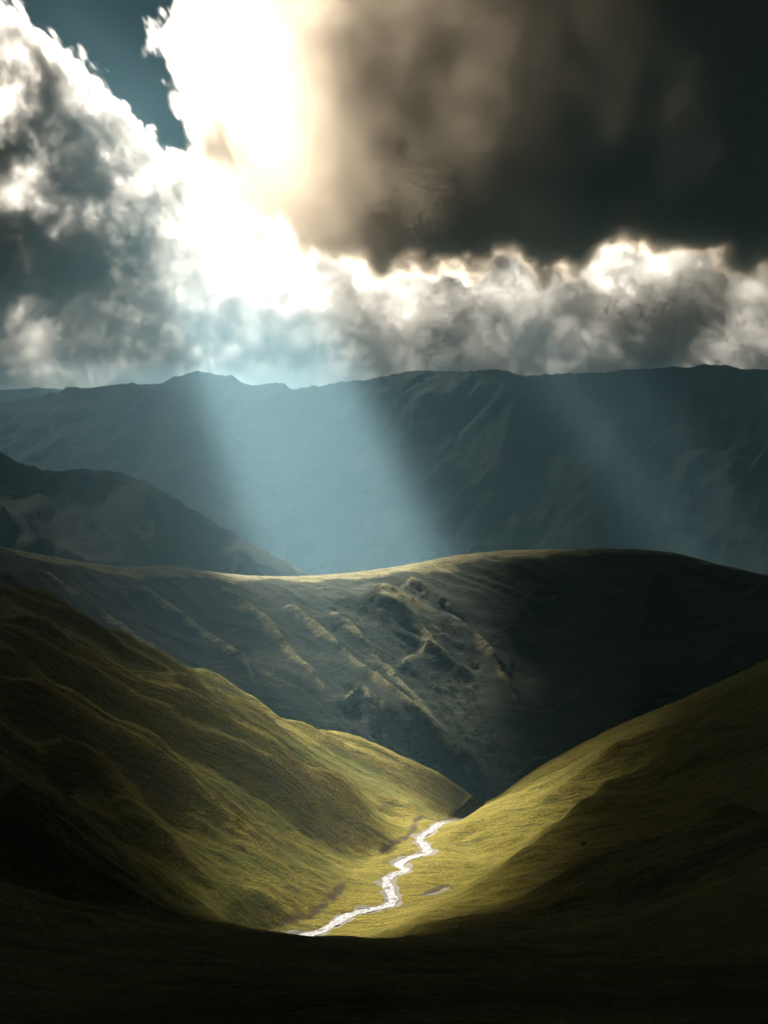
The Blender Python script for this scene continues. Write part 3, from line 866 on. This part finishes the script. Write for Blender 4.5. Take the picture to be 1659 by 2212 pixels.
bank_b = """0 50 .85|60 60 .9|120 90 1|180 110 .95|60 130 1|0 120 .9|150 150 .9|220 170 .95|60 185 .42|120 210 .33|180 190 .33|0 230 .75|40 230 .7|70 260 .28|120 290 .4|170 270 .4|30 330 .3|80 360 .33|20 300 .45|100 320 .95|200 280 1|280 250 1|330 310 1|0 380 .7
60 410 .85|120 430 .8|180 430 .75|240 410 .5|280 340 1|210 230 .95|0 430 .25|60 480 .2|130 490 .2|200 500 .25|0 540 .2|100 560 .2|0 610 .14|180 540 .22|240 480 .6|280 500 .75|300 560 .65|260 600 .65|200 600 .5|80 590 .45|150 630 .55|60 650 .6|230 640 .7|0 640 .3|100 690 .5
60 705 .7|0 740 .5|60 770 .75|120 775 .8|170 790 .6|230 740 .65|260 720 .7|190 720 .42|300 700 .4|320 650 .4|330 600 .5|300 770 .5|370 740 .5|250 790 .5|330 790 .65|400 100 1|450 30 1|400 180 1|450 250 1|500 350 1|450 400 .95|380 400 .72|400 430 .8|350 460 .7|420 500 .9|500 500 1
560 450 1|600 300 1|550 200 1|600 100 1|700 200 .8|700 400 .8|340 540 .72|400 560 .78|480 600 .92|560 600 .92|620 560 .93|640 480 1|660 620 .84|400 640 .7|380 690 .6|450 690 .62|530 690 .68|600 660 .74|420 750 .6|500 760 .55|600 740 .56
700 600 .88|800 600 .9|900 610 .85|1000 610 .78|1100 620 .9|1150 640 .85|1200 600 .7|1300 600 .7|1380 570 .8|1450 550 .85|1550 580 .75|1640 600 .7|860 660 .85|700 690 .8|760 680 .7|820 700 .5|900 700 .55|960 650 .6|1080 700 .6|1000 720 .45|1100 750 .4|1200 700 .5
1240 700 .55|1300 680 .5|1400 660 .6|1350 730 .42|1430 720 .4|1500 640 .45|1480 700 .36|1570 680 .7|1620 720 .65|1550 760 .6|1640 770 .33|1300 770 .4|1200 780 .42|900 770 .5|800 770 .55|700 770 .6|1000 785 .42|1650 660 .6|1620 640 .65
900 500 .55|1100 500 .4|1400 480 .5|1640 480 .4|900 300 .25|1300 300 .2|1640 200 .15|800 100 .3|1100 100 .2|1400 100 .15|800 400 .4|1200 420 .25|1800 600 .5|2100 600 .4|2000 300 .3|-200 300 .5|-200 600 .3|-400 500 .4|-300 750 .5|0 850 .5|400 850 .55|800 850 .5|1200 850 .4|1659 850 .35|2000 800 .4"""
storm_b = """400 100 1|380 160 1|450 30 1|450 200 1|460 300 1|520 120 .94|510 230 .96|520 380 .98|580 440 .93|620 500 .9|560 330 .88|530 30 .88|560 180 .84|450 -200 .9|600 60 .82|640 0 .68|700 60 .52|650 150 .70|620 250 .85|690 300 .62|650 340 .8|760 250 .46|760 100 .43|820 160 .40|900 60 .37|900 200 .36|1000 60 .34|1000 200 .3|1100 60 .28|1200 60 .24|1300 60 .20|1450 60 .14|1600 60 .01|1250 200 .21|1450 200 .14|1600 200 .02|850 320 .38|1000 330 .28|1200 350 .17|1450 350 .12|1620 350 .03
720 380 .6|700 420 .55|780 440 .33|740 500 .33|860 430 .38|900 520 .18|1000 450 .17|1000 560 .14|1100 480 .13|1100 570 .14|1250 500 .1|1400 480 .07|1550 450 .06|1640 540 .02|820 550 .22|680 480 .7|1250 560 .18|900 555 .10|1000 500 .12|1150 530 .10|1300 520 .08|1450 510 .06|800 500 .2|1800 300 .02|1800 0 .01|1500 -200 .02|1100 -200 .2|800 -200 .32|620 -200 .5|2100 300 .05|2100 550 .05"""
def samples(s):
    return [tuple(float(v) for v in q.split()) for q in s.replace("\n", "|").split("|")]
def depth_for(b, k, top, base):
    """optical depth that lets through about that much of the back light"""
    L = np.clip(b, 0.004, 1) ** 2.2
    return base + np.minimum(-np.log(L) / k, top)

blue_gap = [(40, -60), (70, 10), (110, 55), (150, 78), (200, 98), (225, 140), (240, 190), (290, 214), (332, 240), (352, 272), (372, 300), (388, 268), (408, 262), (398, 240), (372, 205), (346, 200), (322, 150), (330, 108), (372, 66), (386, 20), (372, -60)]
gap_low = [(385, 322), (400, 292), (430, 286), (448, 312), (470, 368), (438, 345), (410, 336)]

behind_storm = [(330, -2500), (330, -150), (400, -60), (440, 60), (470, 200), (540, 330), (640, 430), (740, 480), (830, 480), (1500, 455), (3200, 455), (3200, -2500)]

def cloud_wall(d0, x0, x1, z0, z1, ny, half, bmap, k, top, width, seed, detail, gaps, hem=None, wob=350.0, vx=20.0, tau_scale=1.0, beta=2.6, bn=0.15, base=2.3, lumps=0.24, gain=1.0):
    nx, nz = int((x1 - x0) / vx) + 1, int((z1 - z0) / vx) + 1
    xs, zs = np.linspace(x0, x1, nx), np.linspace(z0, z1, nz)
    Xg, Zg = np.meshgrid(xs, zs, indexing='ij')
    # outline traced at the distance where the cloud hangs
    cz = Zg / d0
    ty = (cz + math.tan(PITCH)) / (1 - cz * math.tan(PITCH))
    PX, PY = 829.5 + F * Xg / d0, 1106.0 - F * ty
    PX, PY = PX.astype(np.float32), PY.astype(np.float32)
    n2 = [spectral((nx, nz), (vx, vx), beta, 2.2 * vx, 2600, seed + i) for i in range(4)]
    WX, WY = PX + detail * 15 * n2[0], PY + detail * 15 * n2[1]
    b = spread(WX, WY, bmap, width)
    b = b * (1 - (1 - gain) * smooth(580, 800, PX)) * (1 - (0.12 if gain == 1 else 0) * smooth(420, 300, PX))
    tau = depth_for(np.clip(b + bn * n2[2] * (1 - 0.62 * smooth(540, 640, PY)), 0, 1.02)  , k, top, base)
    cov = np.ones_like(tau)
    for g in gaps:
        sd = inside(WX, WY, g)
        cov *= (1 - smooth(-60, 10, sd + 6 + 16 * detail * n2[3])) ** 2.5
    if hem is not None:
        sd = inside(WX, WY, hem[0])
        soft = hem[1] - 14 * smooth(640, 520, PX)
        cov *= smooth(-soft, soft, sd + (6 + 7 * smooth(640, 480, PX)) * n2[3]) ** 1.6
    tau = tau * cov * tau_scale
    hy = half * (0.45 + 0.55 * np.clip(tau / (1 + top), 0, 1) ** 0.5)
    y = np.linspace(-half * 1.25 - wob, half * 1.25 + wob, ny)
    cy0 = wob * 0.45 * spectral((nx, nz), (vx, vx), 3.5, 400, 4000, seed + 9)
    cy0 = np.clip(cy0, -wob, wob)
    n3 = spectral((nx, ny, nz), (vx, y[1] - y[0], vx), beta + 0.5, 2.5 * vx, 1200, seed + 20)
    q = (y[None, :, None] - cy0[:, None, :]) / hy[:, None, :]
    prof = np.clip(1 - q * q, 0, 1)
    lump = np.clip(0.55 + prof * 0.6 + lumps * n3 - 0.35, 0, None) * (prof > 0)
    dens = prof ** 0.5 * lump
    dy = y[1] - y[0]
    norm = dens.sum(1) * dy
    norm = np.maximum(norm, 0.25 * np.median(norm[norm > 0]))
    dens = dens * (tau / norm)[:, None, :]
    # fade out at the ends of the box
    ex = np.minimum(smooth(0, 600, Xg - x0), smooth(0, 600, x1 - Xg)) * smooth(0, 150, Zg - z0) * smooth(0, 300, z1 - Zg)
    dens = (dens * ex[:, None, :]).astype(np.float32)
    dens[dens < 2e-5] = 0
    return dens, (x0, d0 + y[0], z0), (x1, d0 + y[-1], z1)

M_BANK = vapour("cumulus_vapour", (0.92, 0.905, 0.88), 0.5)
M_STORM = vapour("storm_vapour", (0.97, 0.91, 0.82), 0.65)
M_DECK = vapour("blocking_vapour", (0.07, 0.07, 0.07), 0.3)  # near-black, so the unseen overcast scatters little light downward

bank = cloud_wall(18900, -8300, 8300, 1000, 7700, 28, 410, samples(bank_b), 0.36, 13.0, 40, 500, 1.0, [blue_gap, gap_low, behind_storm], wob=160.0, vx=20.0)
volume_object("cumulus_cloud", *bank, M_BANK, "bright white cumulus clouds banked behind the far mountains")
hem = [(440, -1200), (404, -60), (398, 20), (388, 66), (352, 108), (344, 150), (368, 205), (418, 246), (436, 292), (470, 385), (540, 470), (640, 535), (745, 562), (860, 574), (1000, 590), (1100, 584), (1160, 566), (1250, 560), (1330, 540), (1420, 530), (1500, 512), (1570, 545), (1659, 560), (1900, 560), (2600, 540), (2600, -1200)]
storm = cloud_wall(17500, -4300, 9500, 1800, 7700, 30, 520, samples(storm_b), 0.62, 14.0, 100, 600, 1.3, [], (hem, 34), wob=40.0, lumps=0.0, gain=0.82, vx=34.0, beta=3.5, bn=0.030, base=3.1)
volume_object("storm_cloud", *storm, M_STORM, "huge dark brown storm cloud filling the upper right sky")

# unseen overcast in two storeys, its breaks shaped to place sun pools and shafts
SX, SY = SUN_DIR[0] / SUN_DIR[2], SUN_DIR[1] / SUN_DIR[2]
def foot(px, py, d):
    x, y, z = at_d(px, py, d)
    return x - SX * z, y - SY * z        # where the sunbeam through that point crosses level 0
deck_T = []
def lit(v, *pts):
    for q in pts:
        deck_T.append((*foot(*q), v))
# (pixel, distance) of places in the landscape and how much sun reaches them
lit(1.0, (700, 1980, 800), (850, 1930, 850), (950, 1900, 900), (900, 1800, 1000), (1000, 1800, 1050), (1050, 1760, 1200), (900, 1700, 1200), (1000, 1850, 980), (780, 1660, 1250), (1100, 1780, 1100), (830, 2000, 780))
lit(0.75, (650, 1640, 1250), (700, 1850, 950), (650, 1950, 850))
lit(0.26, (500, 1750, 950), (550, 1850, 880), (450, 1900, 800), (550, 1650, 1100))
lit(0.05, (350, 1550, 1050), (300, 1700, 900), (200, 1450, 1150), (350, 1800, 830), (1300, 1660, 1200))
lit(0.012, (100, 1400, 1200), (100, 1550, 950), (150, 1750, 760), (1250, 1760, 1000), (250, 1900, 720))
lit(1.0, (900, 1990, 790), (790, 2022, 745), (960, 1955, 830))
lit(0.004, (1400, 1700, 1040), (1350, 1780, 930), (1500, 1600, 1130), (1600, 1500, 1240))
lit(0.03, (1230, 1800, 960), (1320, 1700, 1130), (1150, 1900, 860), (1040, 1985, 760))
lit(0.95, (1160, 1762, 1110), (1120, 1815, 1020), (1075, 1870, 950), (1000, 1925, 870), (890, 2000, 785), (1100, 1770, 1130), (780, 2022, 745))
lit(0.10, (1140, 1710, 1250), (1200, 1690, 1250), (1180, 1800, 1020), (1130, 1870, 920), (1060, 1920, 850))
lit(0.02, (1250, 1622, 1295), (1350, 1568, 1295), (1450, 1522, 1295), (1550, 1480, 1295), (1659, 1436, 1295))
lit(0.4, (1270, 1680, 1180), (1310, 1660, 1200))
lit(0.002, (50, 1850, 640), (100, 1980, 500), (350, 2050, 380), (600, 2060, 340), (900, 2080, 360), (1200, 2000, 650), (1250, 1900, 780), (1450, 1900, 700), (1600, 1800, 760), (1600, 1600, 1050), (1450, 1650, 1080), (1200, 1860, 900), (600, 2150, 220), (1200, 2150, 220), (0, 2150, 220), (1600, 2100, 400), (1100, 1960, 780))
lit(1.0, (620, 1250, 2628), (700, 1250, 2643), (800, 1240, 2689), (900, 1225, 2689), (850, 1290, 2536))
lit(0.42, (1000, 1210, 2720), (1000, 1330, 2459), (950, 1400, 2290), (900, 1500, 2106), (800, 1400, 2260), (1050, 1450, 2183), (1100, 1200, 2750), (850, 1600, 1922), (700, 1350, 2336))
lit(0.35, (1250, 1195, 2781), (980, 1600, 1922), (600, 1400, 2183), (600, 1300, 2413))
lit(0.03, (450, 1300, 2336), (450, 1450, 1953), (300, 1300, 2260), (100, 1250, 2306), (200, 1400, 1876), (350, 1240, 2474))
lit(0.004, (1300, 1210, 2750), (1450, 1215, 2735), (1600, 1240, 2658), (1750, 1300, 2490), (1750, 1500, 1876), (1300, 1600, 1876), (1150, 1350, 2336), (1250, 1300, 2490), (1350, 1230, 2720), (1200, 1500, 2030), (1400, 1400, 2183), (1550, 1300, 2413), (1600, 1450, 1876), (1100, 1650, 1846), (1650, 1250, 2658))
air_T = []
def air(v, pxs, d):
    for px in pxs:
        air_T.append((*foot(px, 1000, d), v))
for d in (3300, 3700, 4100, 4600, 5200, 5800, 6500):
    air(1.0, (490, 530, 620, 700, 790, 835), d)
    air(0.72, (575, 660, 745), d)
    air(0.55, (870,), d)
    air(0.10, (452, 400, 340, 910, 960), d)
    air(0.11, (250, 150, 50, -80), d)
    air(0.07, (1040, 1110, 1180, 1250), d)
    air(0.20, (1310, 1350, 1390), d)
    air(0.04, (1430,), d)
    air(0.14, (1470, 1500), d)
    air(0.025, (1560, 1650, 1800), d)
for d in (7200, 7900, 8800):
    air(0.06, range(-100, 1000, 100), d)
    air(0.15 if d > 7300 else 0.05, range(1000, 1300, 100), d)
    air(0.06, range(1300, 1900, 100), d)
def overcast(z0, half, x0, x1, y0, y1, vx, pts, width, warp, seed, label, floor=0.0015):
    ux, vy = np.arange(x0, x1, vx), np.arange(y0, y1, vx)
    U, V = np.meshgrid(ux, vy, indexing='ij')
    FX, FY = U - SX * z0, V - SY * z0
    n1, n2 = (spectral(U.shape, (vx, vx), 3.2, 2.2 * vx, 2000, seed + i) for i in range(2))
    near_pts = FX + warp * n1, FY + warp * n2
    logT = spread(*near_pts, [(x, y, math.log(max(v, floor))) for x, y, v in pts], width)
    tau = np.clip(-logT, 0.0, 7.0) * (1 + 0.10 * n1)
    edge = smooth(0, 900, U - x0) * smooth(0, 900, x1 - U) * smooth(0, 350, V - y0) * smooth(0, 220, y1 - V + 60 * n2 - 60)
    zk = np.linspace(-half, half, 7)
    prof = np.array([0.0, 0.7, 1, 1, 1, 0.7, 0.0])
    dens = (tau * edge)[..., None] * prof / (prof.sum() * (zk[1] - zk[0]) / SUN_DIR[2])
    for i, z in enumerate(zk):          # follow the slant of the sunbeams through the layer
        dens[..., i] = np.roll(np.roll(dens[..., i], int(round(z * SX / vx)), 0), int(round(z * SY / vx)), 1)
    return volume_object("unseen_overcast", dens.astype(np.float32), (ux[0], vy[0], z0 - half), (ux[-1], vy[-1], z0 + half), M_DECK, label)
rim_n = [(x, y, 0.0015) for x in range(-7000, 7001, 700) for y in range(-9000, 301, 700)] + [(s * x, y, 0.002) for s in (-1, 1) for x in (1100, 1500, 2100, 2800, 3800, 5000, 6500) for y in range(500, 4000, 500)]
overcast(2900.0, 130.0, -8200, 6500, -7000, 7380, 32.0, deck_T + rim_n, 48.0, 16.0, 77, "unseen low cloud layer shaped to shade the valley, open above the stream")
rim_a = [(s * x, y, 0.05) for s in (-1, 1) for x in (3500, 5000, 7000) for y in range(2500, 9000, 1000)]
overcast(7000.0, 250.0, -9500, 5100, 11900, 17950, 70.0, air_T + rim_a, 62.0, 18.0, 87, "unseen high cloud layer shaped to cut light shafts over the misty valley")

# unseen overcast carried on to the sides and behind to block sky light
gx = np.arange(-42000, 42001, 600.0); gy = np.arange(-42000, 24001, 600.0)
U, V = np.meshgrid(gx, gy, indexing='ij')
solid = 1 - (smooth(-10200, -8600, U) * smooth(8700, 7100, U) * smooth(-8600, -6600, V))
solid *= 1 - smooth(7200, 9000, V) * smooth(-19000, -15500, U) * smooth(16500, 13500, U)
solid *= 1 + 0.25 * spectral(U.shape, (600, 600), 3.0, 1500, 12000, 99)
zp = np.array([0.0, 1.0, 1.0, 0.0])
volume_object("unseen_overcast", (solid[..., None] * zp * 7.0 / 700).astype(np.float32), (gx[0], gy[0], 2300), (gx[-1], gy[-1], 3350), M_DECK, "unseen dark overcast on both sides and behind the viewer, blocking sky light")

# ------------------------------------------------------------------ haze in the valleys
HAZE_TOP = 830.0
hv = [(x, y, z) for z in (-960, HAZE_TOP) for y in (-31000, 39000) for x in (-35000, 35000)]
hf = [(0, 2, 3, 1), (4, 5, 7, 6), (0, 1, 5, 4), (2, 6, 7, 3), (0, 4, 6, 2), (1, 3, 7, 5)]
me = bpy.data.meshes.new("haze"); me.from_pydata(hv, [], hf); me.update()
M_HAZE = vapour("valley_haze", (0.46, 0.81, 0.98), 0.15)
M_HAZE.node_tree.nodes["Principled Volume"].inputs["Density"].default_value = 5.9e-5
M_HAZE.node_tree.nodes["Principled Volume"].inputs["Density Attribute"].default_value = ""
me.materials.append(M_HAZE)
haze = bpy.data.objects.new("haze", me); scene.collection.objects.link(haze)
haze["kind"] = "stuff"
